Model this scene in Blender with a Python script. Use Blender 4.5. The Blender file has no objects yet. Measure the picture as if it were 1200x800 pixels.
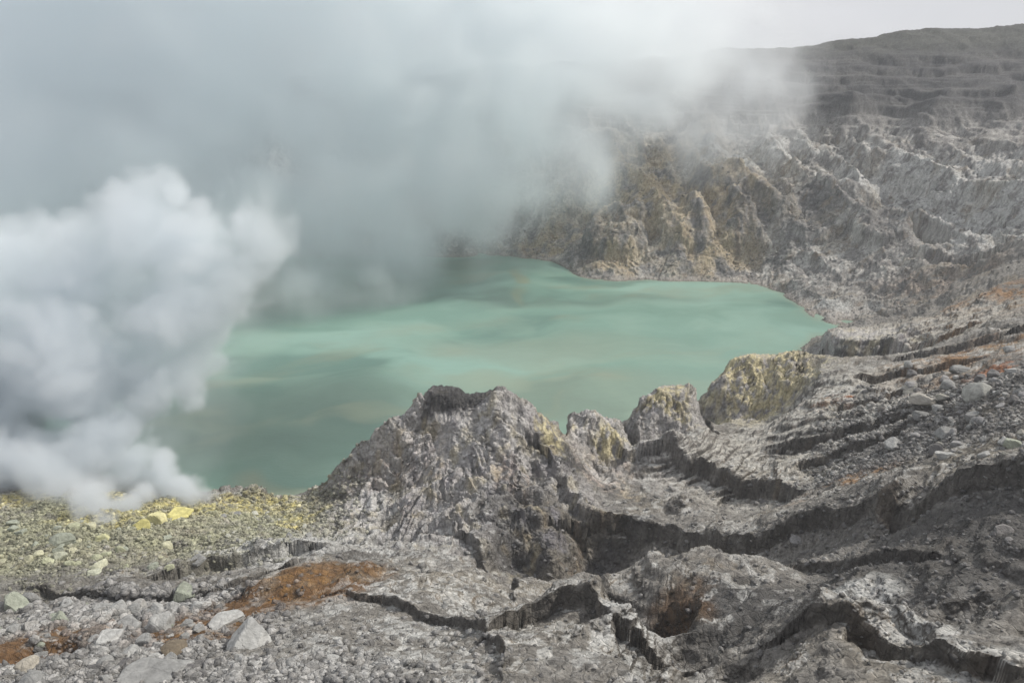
import bpy, math, time
import numpy as np
T0 = time.time(); HAZE = True
sc = bpy.context.scene
col = sc.collection
F = 915.0; PITCH = math.radians(17.6); CH = 200.0
W0, H0 = 1200.0, 800.0
rng = np.random.default_rng(7)

# ------------------------------------------------------------------ noise
P = rng.permutation(4096).astype(np.int32)
P2 = np.concatenate([P, P, P])
GA = rng.uniform(0, 2*np.pi, 4096).astype(np.float32)
GX, GY = np.cos(GA), np.sin(GA)
G3 = rng.normal(size=(4096, 3)).astype(np.float32); G3 /= np.linalg.norm(G3, axis=1)[:, None]
RV = rng.random(4096).astype(np.float32)

def noise2(x, y, seed=0):
    x = np.asarray(x, np.float32)+seed*17.31; y = np.asarray(y, np.float32)+seed*9.17
    xf = np.floor(x); yf = np.floor(y)
    fx = x-xf; fy = y-yf
    xi = xf.astype(np.int32) & 4095; yi = yf.astype(np.int32) & 4095
    xj = (xi+1) & 4095; yj = (yi+1) & 4095
    u = fx*fx*fx*(fx*(fx*6-15)+10); v = fy*fy*fy*(fy*(fy*6-15)+10)
    a0 = P[xi]; a1 = P[xj]
    def g(a, yy, dx, dy):
        h = P2[a+yy]
        return GX[h]*dx+GY[h]*dy
    n00 = g(a0, yi, fx, fy); n10 = g(a1, yi, fx-1, fy)
    n01 = g(a0, yj, fx, fy-1); n11 = g(a1, yj, fx-1, fy-1)
    a = n00+u*(n10-n00); b = n01+u*(n11-n01)
    return (a+v*(b-a))*1.5

def noise3(x, y, z, seed=0):
    x = np.asarray(x, np.float32)+seed*17.31; y = np.asarray(y, np.float32)+seed*9.17; z = np.asarray(z, np.float32)+seed*5.71
    xf = np.floor(x); yf = np.floor(y); zf = np.floor(z)
    fx = x-xf; fy = y-yf; fz = z-zf
    xi = xf.astype(np.int32) & 4095; yi = yf.astype(np.int32) & 4095; zi = zf.astype(np.int32) & 4095
    u = fx*fx*(3-2*fx); v = fy*fy*(3-2*fy); w = fz*fz*(3-2*fz)
    out = 0
    for dx in (0, 1):
        a = P[(xi+dx) & 4095]; wx = u if dx else 1-u
        for dy in (0, 1):
            b = P2[a+((yi+dy) & 4095)]; wy = v if dy else 1-v
            for dz in (0, 1):
                h = P2[b+((zi+dz) & 4095)]; wz = w if dz else 1-w
                g = G3[h]
                out = out+wx*wy*wz*(g[..., 0]*(fx-dx)+g[..., 1]*(fy-dy)+g[..., 2]*(fz-dz))
    return out*1.5

def fbm2(x, y, o=4, seed=0, lac=2.03, gain=.5):
    s = 0; a = 1; t = 0
    for i in range(o):
        s = s+a*noise2(x, y, seed+i*3); t += a; a *= gain; x = x*lac; y = y*lac
    return s/t

def fbm3(x, y, z, o=4, seed=0, gain=.5):
    s = 0; a = 1; t = 0
    for i in range(o):
        s = s+a*noise3(x, y, z, seed+i*3); t += a; a *= gain; x = x*2.03; y = y*2.03; z = z*2.03
    return s/t

def worley2(x, y, seed=0):
    x = np.asarray(x, np.float32)+seed*13.7; y = np.asarray(y, np.float32)+seed*7.9
    xf = np.floor(x); yf = np.floor(y); f1 = np.full(x.shape, 9, np.float32); f2 = f1.copy(); idv = np.zeros(x.shape, np.float32)
    for dx in (-1, 0, 1):
        a = P[(xf.astype(np.int32)+dx) & 4095]
        for dy in (-1, 0, 1):
            h = P2[a+((yf.astype(np.int32)+dy) & 4095)]
            d = (xf+dx+RV[h]-x)**2+(yf+dy+RV[(h*7+3) & 4095]-y)**2
            c = d < f1
            f2 = np.where(c, f1, np.minimum(f2, d)); idv = np.where(c, RV[(h*13+5) & 4095], idv); f1 = np.where(c, d, f1)
    return np.sqrt(f1), np.sqrt(f2), idv
def smooth(a, b, x):
    t = np.clip((x-a)/(b-a), 0, 1); return t*t*(3-2*t)
def mix(a, b, t): return a+(b-a)*t

# ------------------------------------------------------------------ where a point of the photo lies
def ray(px, py):
    v = (400-np.asarray(py, float))/F
    return (np.asarray(px, float)-600)/F, math.cos(PITCH)+v*math.sin(PITCH), -math.sin(PITCH)+v*math.cos(PITCH)
def at(px, py, D):
    u, yy, zz = ray(px, py); t = D/yy
    return u*t, D, CH+zz*t

# ------------------------------------------------------------------ terrain: survey points (px, py, distance) and (px, distance, height)
A = """0 800 130;0 750 165;0 700 205;0 660 240;0 620 275;0 590 310;0 560 345
-150 800 130;-150 700 200;-150 620 275;-150 560 350
100 800 125;100 750 160;100 700 200;100 660 235;100 620 272;100 590 305;100 572 330
200 800 125;200 750 160;200 700 200;200 660 238;200 620 275;200 600 300;200 585 325
265 585 340;300 578 352;350 592 340;370 583 352;300 610 318;380 610 315
400 541 347;440 510 350;480 488 350;512 460 350;575 461 350;620 478 348;648 508 350
430 600 318;450 640 280;500 560 322;500 600 300;535 520 330;535 560 312;560 600 290;590 560 310;620 540 322
400 640 275;480 620 285;440 560 330
580 640 262;600 680 232;620 655 250;640 530 325;640 600 290;665 640 262;690 660 240
690 488 385;665 494 385;722 498 384;656 522 388;742 528 386;700 555 350;700 590 310;740 620 270;780 600 290;740 560 335
780 455 425;752 472 425;812 470 425;738 505 428;826 500 420;745 540 385;770 545 392
785 508 350;830 500 372;800 575 295;850 556 320;850 580 300;900 585 285;960 568 290;900 540 340;870 520 375;930 530 335
1200 540 165;1130 545 180;1050 565 200;950 595 225;880 625 235;840 628 240
1200 528 200;1130 535 212;1050 550 232;950 577 260
1100 620 160;1000 640 175;1200 620 140;1000 680 148;1120 690 130;1200 700 118;900 660 190
960 692 125;1040 703 118;1100 737 108;1200 768 95;1000 800 98;1200 800 88;1100 800 92;1350 740 95
709 679 188;760 650 193;830 637 194;889 651 188;950 684 168;800 720 155;850 760 130;800 690 172;900 740 135;930 800 105
602 719 155;656 684 160;701 679 158;737 710 146;790 765 122;835 798 108;690 730 144;660 760 134;640 760 130;600 800 112;700 800 112
500 650 225;450 660 215;550 700 185;400 700 185;500 750 145;400 750 148;400 800 118;500 800 115;560 660 215
300 800 120;300 750 155;300 700 195;350 660 230;300 650 240;350 630 268;250 640 262
1000 480 350;1000 450 390;1000 425 430;1060 420 440;1000 520 305;1100 520 265;1100 480 310;1100 440 360;1100 410 420;1150 450 290;950 470 385;920 500 365;960 440 420
1200 500 210;1200 450 270;1200 400 360;1200 360 450;1200 330 560;1200 280 680;1200 230 800;1200 180 950;1200 130 1080
880 420 475;930 414 480;845 445 462;838 480 458;870 490 440;910 500 420
985 388 570;1040 400 540;1080 410 500
1000 375 690;1020 360 720;1060 380 650;1100 370 600;1150 350 560;1100 340 680;1040 340 740;1000 320 810;900 300 890;850 310 885;850 270 910
950 270 890;1000 260 900;1050 220 940;1100 250 860;1150 280 760;1100 300 760
950 220 960;850 220 980;750 240 960;750 290 915;650 280 1000;650 240 1030;600 280 1030
750 180 1060;850 180 1060;950 180 1050;1050 160 1080;1100 180 1010;950 155 1110;1050 150 1110;1150 155 1060
1000 102 1165;1100 100 1150;1200 90 1170;850 105 1180;700 110 1180
975 53 1290;1060 38 1290;1100 37 1290;1200 29 1300;850 58 1300;600 70 1300;300 90 1300;0 100 1300;-300 110 1300;1400 10 1300
1000 108 1122;1100 108 1085;1190 102 1085;1000 150 1100;1100 172 1030;1190 178 955;920 115 1130;920 160 1090
1030 70 1230;1150 62 1230;850 80 1240
785 532 346;820 552 334;850 576 316;900 600 282
1400 500 210;1400 400 340;1400 300 560;1400 200 800;1400 100 1080;1400 620 140"""
B = """-150 420 8;-150 520 -8;0 400 10;0 460 -6;100 365 9;100 410 -6;200 350 9;200 385 -6;265 362 3;265 380 -6;300 362 2;300 378 -6;370 378 -6;350 372 -2
400 385 -6;440 395 -6;535 400 -6;600 398 -6;650 400 -6;690 430 -6;735 455 -6;780 470 -8;830 450 -4;835 500 -8;880 520 -6;940 525 -5
925 600 -4;935 640 -4;940 690 -5;975 560 8;880 560 -9;1000 620 12
990 715 7;1006 690 9;970 690 4;972 730 5;962 655 4;955 620 5;945 780 4;932 800 4;978 700 6;900 842 2;850 860 2;820 862 2;760 870 2;700 868 2;680 900 2;650 966 2;620 985 2;560 1000 2;450 1010 2;300 1020 2;100 1020 2;-150 1000 2
912 760 -6;880 805 -7;820 830 -7;700 835 -7;650 930 -7;560 970 -7;300 985 -7;0 980 -7
600 450 -10;600 600 -12;600 800 -12;400 450 -10;400 600 -12;400 800 -12;200 450 -10;200 650 -12;200 850 -12;0 650 -12;0 850 -12;750 520 -10;750 700 -12;860 650 -12;900 720 -10;-200 700 -12
300 1080 60;0 1080 60;-300 1080 60;300 1180 150;0 1180 150;500 1080 60;500 1180 160
1200 1500 270;900 1500 235;600 1500 215;200 1500 200;-300 1500 200;1400 1500 280
1200 2300 60;600 2300 60;0 2300 60
680 178 58;740 158 66;610 174 64;656 172 60;800 134 78;850 120 88;770 215 44;720 208 46;850 212 48;900 192 64;620 255 28;680 246 26;740 238 30;960 140 92;1040 133 98;1100 124 104;1200 112 112;1050 195 84
760 228 38;820 215 48;700 205 50;660 188 62;740 170 66;800 145 78;960 143 96;1050 136 98;1130 124 104;900 190 72
0 60 108;300 60 108;600 60 108;900 60 110;1200 60 116;0 30 130;600 30 130;1200 30 134;-200 60 108;1400 60 118;0 95 98;400 92 101;800 92 105;1150 76 119
600 12 165;0 12 165;1200 12 165"""
pts = []
for l in A.replace('\n', ';').split(';'):
    px, py, D = map(float, l.split()); x, y, z = at(px, py, D); pts.append((x/y, math.log(D), z))
for l in B.replace('\n', ';').split(';'):
    px, D, z = map(float, l.split())
    # px at that distance, allowing for the pitch
    dep = D*math.cos(PITCH)-(z-CH)*math.sin(PITCH)
    pts.append(((px-600)/F*dep/D, math.log(D), z))
pts = np.array(pts)
def kern(r): return -r
K = kern(np.hypot(pts[:, 0][:, None]-pts[:, 0], pts[:, 1][:, None]-pts[:, 1]))
n = len(pts)
K[np.arange(n), np.arange(n)] -= .0015
# heights scaled by distance so near and far features weigh alike
ztar = (pts[:, 2]-CH)/np.exp(pts[:, 1])
M = np.zeros((n+3, n+3)); M[:n, :n] = K; M[:n, n] = 1; M[:n, n+1] = pts[:, 0]; M[:n, n+2] = pts[:, 1]; M[n:, :n] = M[:n, n:].T
wts = np.linalg.solve(M, np.concatenate([ztar, np.zeros(3)]))
S0, S1, L0, L1 = -1.25, 1.25, math.log(10), math.log(2600)
NS, NL = 520, 900
gs = np.linspace(S0, S1, NS); gl = np.linspace(L0, L1, NL)
GSm, GLm = np.meshgrid(gs, gl, indexing='ij')
base = np.full(GSm.shape, wts[n])+wts[n+1]*GSm+wts[n+2]*GLm
for i in range(n):
    base += wts[i]*kern(np.hypot(GSm-pts[i, 0], GLm-pts[i, 1]))
base = base.astype(np.float32)
def macro(s, D):
    l = np.log(np.maximum(D, 10.5))
    a = np.clip((s-S0)/(S1-S0)*(NS-1), 0, NS-1.001); b = np.clip((l-L0)/(L1-L0)*(NL-1), 0, NL-1.001)
    i = a.astype(np.int32); j = b.astype(np.int32); fa = a-i; fb = b-j
    v = (base[i, j]*(1-fa)*(1-fb)+base[i+1, j]*fa*(1-fb)+base[i, j+1]*(1-fa)*fb+base[i+1, j+1]*fa*fb)
    return CH+v*D

class Blob:
    """elliptic patch on the ground, given by where its centre and extent are seen"""
    def __init__(s, px, py, hw, hh, D, dD=None, rot=0):
        s.x, s.y, s.z = at(px, py, D)
        s.rx = hw/F*D*1.05
        s.ry = dD if dD else max(hh/F*D*2.0, 1.0)
        s.c, s.s = math.cos(rot), math.sin(rot)
    def r(s, X, Y):
        dx = X-s.x; dy = Y-s.y
        return np.hypot((dx*s.c+dy*s.s)/s.rx, (-dx*s.s+dy*s.c)/s.ry)
    def m(s, X, Y, edge=.35):
        return smooth(1+edge, 1-edge, s.r(X, Y))
def blobs(X, Y, L, edge=.35):
    o = np.zeros(X.shape, np.float32)
    for b in L: o = np.maximum(o, b.m(X, Y, edge))
    return o

def band(X, Y, D, lam, ridged, seed):
    f = np.clip(1.6-lam/(0.11*D), 0, 1)
    q = noise2(X/lam, Y/lam, seed)
    return f*lam*(np.where(ridged, (0.42-np.abs(q)*1.25), q*.8) if ridged is not None else q*.8)

# zones of the ground, each with a look of its own
CRAG = [Blob(525, 530, 135, 60, 325, 62), Blob(700, 530, 50, 40, 375, 28), Blob(780, 500, 48, 40, 418, 30), Blob(895, 450, 65, 40, 462, 34), Blob(1015, 400, 55, 20, 550, 40), Blob(640, 590, 70, 70, 290, 42)]
TERR = [Blob(1010, 480, 120, 45, 355, 85), Blob(860, 530, 90, 35, 345, 45, .2), Blob(1100, 400, 130, 40, 470, 110), Blob(960, 570, 120, 20, 262, 35, .5)]
def detail(X, Y, h, lo=0.0):
    """ground relief: returns height with erosion, ledges and rubble"""
    D = Y
    wx = noise2(X/45, Y/45, 61)*9*np.clip(D/350, .3, 2.5); wy = noise2(X/45, Y/45, 62)*9*np.clip(D/350, .3, 2.5)
    x = X+wx; y = Y+wy
    crag = blobs(X, Y, CRAG, .5); terr = blobs(x, y, TERR, .4)
    far = smooth(720, 860, D+np.maximum(0, X-250)*.55)
    rock = np.clip(crag+far*.9+.35, 0, 1.25)
    land = smooth(-4, 4, h)
    d = np.zeros(X.shape, np.float32)
    amp = mix(.16, .21, np.clip(rock-.35, 0, 1))*(1-.55*terr)
    amp = amp*(1-.35*far)
    k = 0
    for lam in (150, 78, 41, 21, 11, 5.6, 2.9, 1.5, .8, .42):
        if lam < lo: break
        k += 1
        f = np.clip(1.6-lam/(0.16*D), 0, 1)
        a = amp*f*lam
        if lam < 3: a = a*1.0
        q = noise2(x/lam, y/lam, k*5)
        rid = .40-np.abs(q)*1.3
        w = np.clip(rock*.9-.1+.45*(lam > 4), 0, 1)
        d += a*mix(q*.75, rid, w)
    # fluted faces: runnels that fall away from each summit
    for b, nn, am in ((CRAG[0], 13, 3.6), (CRAG[1], 9, 2.2), (CRAG[2], 9, 2.6), (CRAG[3], 12, 2.6)):
        dx = X-b.x; dy = Y-(b.y+10); th = np.arctan2(dy/b.ry, dx/b.rx); r = np.hypot(dx/b.rx, dy/b.ry)
        th = th+.22*noise2(X/14, Y/14, 91)
        fl = .5-np.abs(noise2(th*nn/2, r*1.3+5, 31))*1.6+.4*(.5-np.abs(noise2(th*nn*1.3, r*3, 33))*1.6)
        d += am*fl*smooth(.08, .45, r)*smooth(1.35, .85, r)
    # far wall: ravines running down to the lake
    rv = noise2((X+.25*Y)/88, Y/420+wx*.01, 41); rv2 = noise2((X+.25*Y)/34, Y/150, 43); rv3 = noise2((X+.2*Y)/10, Y/60, 44)
    midz = smooth(5, 45, h)*smooth(230, 120, h)
    calm = smooth(140, 190, h)*far
    d = d*(1-.75*calm)
    d += far*midz*((.38-np.abs(rv)*1.5)*34+(.38-np.abs(rv2)*1.4)*9+(.38-np.abs(rv3)*1.3)*1.5)
    for sz, sd, am_ in ((48., 204, .8), (26., 201, .7), (9., 202, .8), (3.2, 203, 1.)):
        if sz < lo: continue
        ff = np.clip(1.5-sz/(.05*D), 0, 1)
        if ff.max() <= 0: continue
        f1, f2, iv = worley2((X+wx*.3)/sz, (Y+wy*.3)/sz/.8, sd)
        blk = (iv*.75-.3)*smooth(0, .25, f2-f1)+.25*smooth(0, .5, f2-f1)
        d += am_*sz*.22*ff*blk*(.25+.75*np.clip(rock-.3, 0, 1))*(1-.6*smooth(140, 190, h))
    h2 = h+d*mix(.12, 1, land)
    # beds: the ledged ground on the right and the bedded upper crater wall
    bed = 3.4+0*X; tl = h2-.33*X+.30*Y+noise2(X/30, Y/30, 71)*1.6
    q = tl/bed; fq = q-np.floor(q)
    st = (np.floor(q)+smooth(.35, .85, fq)-q)*bed
    h2 += terr*st*.95
    bed = 1.1; q = (tl+noise2(X/8, Y/8, 72)*.3)/bed; fq = q-np.floor(q); h2 += terr*(np.floor(q)+smooth(.3, .7, fq)-q)*bed*.8
    up = far*smooth(120, 175, h2)
    for bed, sd, a in ((38., 73, .5), (15., 74, .6), (4.5, 75, .5)):
        q = (h2+noise2(X/170, Y/150, sd)*bed*.8+noise2(X/45, Y/45, sd+20)*bed*.3+.02*X)/bed; fq = q-np.floor(q)
        h2 += up*a*(.25+.9*smooth(-.25, .25, noise2(X/130, (Y+h2)/60, sd+30)))*(1-.8*smooth(245, 270, macro(X/Y, Y)))*(np.floor(q)+smooth(.4, .95, fq)-q)*bed
    # weaker ledges everywhere near
    nearm = (1-far)*(1-terr)*(1-crag)
    bed = 2.6; q = (h2-.2*X+.12*Y+noise2(X/20, Y/20, 76)*2.2)/bed; fq = q-np.floor(q)
    h2 += nearm*.55*smooth(-.15, .3, noise2(X/35, Y/35, 77))*(np.floor(q)+smooth(.3, .9, fq)-q)*bed
    return h2, crag, terr, far

CARVE = [  # (blob, depth) pits, hollows and scoops
    (Blob(780, 720, 40, 26, 160, 9, -.5), 7.0), (Blob(42, 772, 66, 20, 150, 10), 4.2), (Blob(1078, 265, 20, 50, 850, 80, .25), 42), (Blob(1118, 330, 12, 15, 720, 50, .3), 20),
    (Blob(1045, 722, 45, 16, 112, 7), 4.0), (Blob(610, 655, 50, 30, 250, 22), 12), (Blob(715, 630, 65, 20, 258, 20), 12), (Blob(657, 518, 9, 12, 386, 22), 11), (Blob(740, 516, 10, 12, 392, 24), 11), (Blob(829, 505, 10, 12, 415, 22), 9), (Blob(455, 600, 14, 16, 300, 14), 3), (Blob(300, 580, 12, 8, 352, 8), -2.5), (Blob(270, 577, 12, 8, 356, 6), -2)]
RAISE = [  # crusts and knobs
    (Blob(722, 270, 34, 30, 935, 42), 22), (Blob(800, 290, 30, 30, 925, 34), 16), (Blob(880, 255, 42, 30, 930, 40), 16), (Blob(965, 250, 40, 30, 905, 38), 16), (Blob(1030, 290, 30, 20, 850, 34), 14),
    (Blob(370, 684, 80, 20, 208, 17, .5), 3.4), (Blob(350, 640, 70, 8, 250, 6), 2.0)]
FLAT = [(Blob(525, 462, 21, 8, 349, 7), 64.8, 1), (Blob(562, 466, 24, 8, 349, 6), 62.3, .9), (Blob(784, 458, 19, 8, 424, 7), 37.8, .8), (Blob(895, 420, 45, 8, 482, 12), 40.5, .7), (Blob(1012, 392, 42, 6, 565, 22), 27.5, .8)]
def P3(*a): return [at(*q)[:2] for q in a]
SCARP = [  # broken edges: polyline seen from the camera, drop, width of the hollow below
    (P3((782, 506, 352), (820, 530, 342), (850, 553, 330), (905, 580, 305)), 8, 42),
    (P3((1230, 546, 160), (1130, 549, 178), (1050, 569, 197), (950, 599, 222), (880, 629, 232), (835, 632, 240)), 6, 30),
    (P3((215, 668, 232), (265, 652, 240), (300, 646, 243), (340, 640, 248)), 5, 18),
    (P3((60, 690, 210), (150, 704, 200), (230, 700, 203), (330, 676, 218)), 3.0, 9),
    (P3((968, 391, 566), (1010, 396, 552), (1060, 404, 530), (1120, 412, 492)), 11, 30),
    (P3((985, 474, 360), (1010, 476, 358), (1055, 474, 358)), 4, 9), (P3((930, 496, 345), (975, 500, 336), (1030, 508, 326), (1100, 506, 318)), 5, 12),
    (P3((950, 520, 312), (1010, 528, 304), (1060, 526, 303)), 4, 9), (P3((1020, 450, 395), (1080, 446, 378), (1140, 425, 370)), 4, 10), (P3((1040, 425, 440), (1110, 418, 415), (1200, 385, 400)), 5, 12),
    (P3((955, 700, 123), (1020, 706, 117), (1060, 730, 110), (1090, 756, 103), (1160, 780, 96)), 3.6, 12),
    (P3((685, 606, 285), (730, 600, 283), (790, 604, 268), (840, 628, 243)), 8, 34),
    (P3((612, 722, 152), (656, 694, 156), (698, 692, 153), (718, 725, 142), (728, 790, 120)), 5, 14),
    (P3((450, 706, 183), (500, 716, 172), (560, 738, 154), (590, 780, 132)), 2.6, 24), 
    (P3((560, 640, 262), (600, 690, 228), (610, 700, 215)), 5, 24), (P3((930, 660, 188), (1010, 672, 168), (1080, 668, 155)), 2.6, 7), (P3((640, 532, 327), (665, 560, 312), (690, 600, 286)), 6, 12)]
def scarps(X, Y, h):
    w1 = noise2(X/9, Y/9, 86)*2.6+noise2(X/4, Y/4, 87)*.6; w2 = noise2(X/9, Y/9, 88)*2.6+noise2(X/4, Y/4, 89)*.6
    for pl, d, w in SCARP:
        pa = np.array(pl); lo_ = pa.min(0)-w*3.5; hi_ = pa.max(0)+w*3.5
        q = (X > lo_[0]) & (X < hi_[0]) & (Y > lo_[1]) & (Y < hi_[1])
        if not q.any(): continue
        k = np.clip(Y[q]/250, .5, 2.2); x = X[q]+w1[q]*k; y = Y[q]+w2[q]*k
        best = np.full(x.shape, 1e9); sg = np.zeros(x.shape); en = np.zeros(x.shape)
        for i in range(len(pa)-1):
            a, b = pa[i], pa[i+1]; e = b-a; l2 = e@e
            t = ((x-a[0])*e[0]+(y-a[1])*e[1])/l2; tc_ = np.clip(t, 0, 1)
            dx = x-a[0]-tc_*e[0]; dy = y-a[1]-tc_*e[1]; dd = np.hypot(dx, dy)
            ln = math.sqrt(l2)
            nx, ny = e[1]/ln, -e[0]/ln
            if ny > 0: nx, ny = -nx, -ny
            sd_ = dx*nx+dy*ny
            over = np.zeros(x.shape)
            if i == 0: over = np.maximum(over, -t*ln)
            if i == len(pa)-2: over = np.maximum(over, (t-1)*ln)
            c = dd < best; best = np.where(c, dd, best); sg = np.where(c, np.where(np.abs(sd_) > .3*dd, np.sign(sd_), 0)*dd, sg); en = np.where(c, over, en)
        t_ = sg
        drop = np.where(t_ > 0, smooth(0, .9*max(d/4, .5), t_)*np.exp(-(np.maximum(t_, 0)/w)**2), 0)
        lip = .16*np.exp(-(np.minimum(t_, 0)/(w*.6))**2)*(t_ <= 0)
        h[q] += (-drop+lip)*d*smooth(max(w*1.2, 9), 0, en)
    return h
def height(X, Y, lo=0.0):
    D = Y
    h = macro(X/Y, Y)
    h, crag, terr, far = detail(X, Y, h, lo)
    h = scarps(X, Y, h)
    wx = noise2(X/6, Y/6, 81)*1.6; wy = noise2(X/6, Y/6, 82)*1.6
    for b, dz in CARVE: h = h-dz*b.m(X+wx, Y+wy, .25)
    for b, dz in RAISE: h = h+dz*b.m(X+wx, Y+wy, .18)
    for b, z, a in FLAT: h = mix(h, z+.12*(h-z), a*b.m(X+wx*.7, Y+wy*.3, .22))
    return h, crag, terr, far

# column-wise sampling so the grid is as fine as it needs to be at each distance
NC, NR = 1500, 1250
sv = np.concatenate([np.linspace(-1.15, -.74, 90, endpoint=False), np.linspace(-.74, .74, NC-180), np.linspace(.74, 1.15, 91)[1:]])
NC = len(sv)
lD = np.linspace(math.log(12), math.log(2300), 900)
S2, LD2 = np.meshgrid(sv[::3], lD, indexing='ij'); D2 = np.exp(LD2)
hh, _, _, _ = height((S2*D2).astype(np.float32), D2.astype(np.float32), 9)
zz = hh-CH
ys = 400-F*(zz*math.cos(PITCH)+D2*math.sin(PITCH))/(D2*math.cos(PITCH)-zz*math.sin(PITCH))
hv = np.maximum(hh, -1)
run = np.minimum.accumulate(np.minimum(ys, 900), axis=1)
vis = (ys <= run+6) & (ys < 850)
w = np.abs(np.gradient(ys, axis=1))*np.where(vis, 1.0, .22)
w = np.where(ys > 900, .25, w)
w = np.minimum(w, 12)*np.where(hh < -2.5, .12, 1)+.18
kx = np.exp(-np.linspace(-2, 2, 25)**2); kx /= kx.sum()
w = np.apply_along_axis(lambda v: np.convolve(np.pad(v, 12, mode='edge'), kx, 'valid'), 0, w)
w = np.apply_along_axis(lambda v: np.convolve(np.pad(v, 3, mode='edge'), np.ones(7)/7, 'valid'), 1, w)
cw = np.cumsum(w, axis=1); cw = (cw-cw[:, :1])/(cw[:, -1:]-cw[:, :1])
tq = np.linspace(0, 1, NR)
rows = np.stack([np.interp(tq, cw[i], lD) for i in range(cw.shape[0])])
ci = np.clip(np.searchsorted(sv[::3], sv)-1, 0, rows.shape[0]-2)
fr = ((sv-sv[::3][ci])/(sv[::3][ci+1]-sv[::3][ci]))[:, None]
LDm = rows[ci]*(1-fr)+rows[ci+1]*fr
Y = np.exp(LDm).astype(np.float32); X = (sv[:, None]*Y).astype(np.float32)
Z, crag, terr, far = height(X, Y)
print('height', time.time()-T0)

# slope, used for where dust and crust can lie
def grads(X, Y, Z):
    e1 = np.stack([np.gradient(X, axis=0), np.gradient(Y, axis=0), np.gradient(Z, axis=0)], -1)
    e2 = np.stack([np.gradient(X, axis=1), np.gradient(Y, axis=1), np.gradient(Z, axis=1)], -1)
    nn = np.cross(e1, e2); nn /= np.linalg.norm(nn, axis=-1, keepdims=True)+1e-9
    return nn.astype(np.float32)
N = grads(X, Y, Z)
# rough rock: push the surface along its own normal with solid noise, most on steep faces
steep = 1-smooth(.62, .9, N[..., 2])
sc1 = np.clip(Y/330, .45, 3)
dn = (noise3(X/(5*sc1), Y/(5*sc1), Z/(5*sc1), 3)*1.5*sc1+(.3-np.abs(noise3(X/(2.1*sc1), Y/(2.1*sc1), Z/(3*sc1), 5)))*1.1*sc1)*(.25+.75*steep)
dn += noise3(X/(.9*sc1), Y/(.9*sc1), Z/(.9*sc1), 8)*.42*sc1
dn += (.3-np.abs(noise3(X/(1.1*sc1), Y/(1.1*sc1), Z/(2.2*sc1), 15)))*.45*sc1*crag
dn *= (1-.65*smooth(140, 185, Z)*far)*smooth(-1, 1.5, Z)*(.35+.65*np.clip(crag+far+steep, 0, 1))
cn = np.stack([noise3(X/9, Y/9, Z/9, 4)], -1)
XX = X+N[..., 0]*dn; YY = Y+N[..., 1]*dn; ZZ = Z+N[..., 2]*dn
N = grads(XX, YY, ZZ)
print('displaced', time.time()-T0)

# ------------------------------------------------------------------ colours of the ground
def C(*a): return np.array(a, np.float32)
GREY = C(.235, .222, .200); DARK = C(.066, .065, .065); PALE = C(.47, .46, .43); ASH = C(.33, .316, .292)
RUST = C(.16, .085, .033); OCHRE = C(.42, .30, .11); SULF = C(.66, .57, .20); GREEN = C(.43, .43, .28); CRUST = C(.55, .55, .525); PINK = C(.40, .33, .28); LILAC = C(.43, .415, .40)
colr = np.empty(X.shape+(3,), np.float32); colr[:] = GREY
def lay(c, m, a=1.0):
    global colr
    m = (np.clip(m, 0, 1)*a)[..., None]; colr = colr*(1-m)+c*m
n1 = fbm2(X/60, Y/60, 5, 101); n2 = fbm2(X/14, Y/14, 5, 111); n3 = fbm2(X/3.5, Y/3.5, 4, 121); n4 = fbm2(X/22, Y/22, 5, 131); nfz = noise3(X/6, Y/6, ZZ/2.2, 9)
flat = smooth(.72, .93, N[..., 2])
wk = np.clip(Y/300, .25, 2.5); wX = X+n2*12*wk+n3*4*wk; wY = Y+n4*14*wk+n3*4*wk
def seenD(px, py):
    Ds = np.exp(np.linspace(math.log(80), math.log(1350), 700)).astype(np.float32)
    x, y, z = at(np.array(px, float)[:, None], np.array(py, float)[:, None], Ds[None, :].astype(float))
    YY_ = np.ascontiguousarray(np.broadcast_to(Ds[None, :], x.shape))
    h, *_ = height(np.asarray(x, np.float32), YY_, 1.2)
    return Ds[np.argmax(np.maximum(h, 0) > z, axis=1)].astype(float)
def patch(L, edge=.4):
    px = [b[0] for b in L]; py = [b[1] for b in L]; hh_ = [b[3] for b in L]
    Dc = seenD(px, py); Dt = seenD(px, [a-b for a, b in zip(py, hh_)]); Db = seenD(px, [a+b for a, b in zip(py, hh_)])
    out = []
    for i, b in enumerate(L):
        dd = b[5] if len(b) > 5 else 20
        D = Dc[i] if abs(Dc[i]-b[4]) < .35*b[4] else b[4]
        dd = float(np.clip(abs(Dt[i]-Db[i])*.55, .6*dd, 1.9*dd))
        out.append(Blob(b[0], b[1], b[2], b[3], D, dd, b[6] if len(b) > 6 else 0))
    return blobs(wX, wY, out, edge)
lay(DARK, smooth(-.1, .5, n1), .45)
lay(ASH, flat*smooth(-.2, .3, n2), .35)
# dark ash slopes lower right, with cloud shade put into their colour
lay(DARK, patch([(1120, 640, 180, 60, 148, 45), (860, 715, 110, 40, 155, 24)], .5), .72)
# pale, yellow-green rubble on the left
lay(GREEN, patch([(60, 620, 170, 45, 285, 62), (250, 620, 130, 28, 290, 42)], .5)*smooth(-.7, .1, n2+n3*.6), .85)
lay(ASH*.9, patch([(300, 625, 120, 20, 285, 28), (170, 640, 60, 12, 262, 10)], .4)*smooth(-.1, .3, n4), .6)
lay(PALE, patch([(100, 745, 240, 45, 155, 34), (330, 790, 160, 20, 128, 14)], .4)*smooth(-.45, .1, n2+n3*.8), .8)
lay(GREY*.75, patch([(120, 680, 230, 20, 218, 16)], .4)*smooth(-.4, .1, n2), .75)
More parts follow.
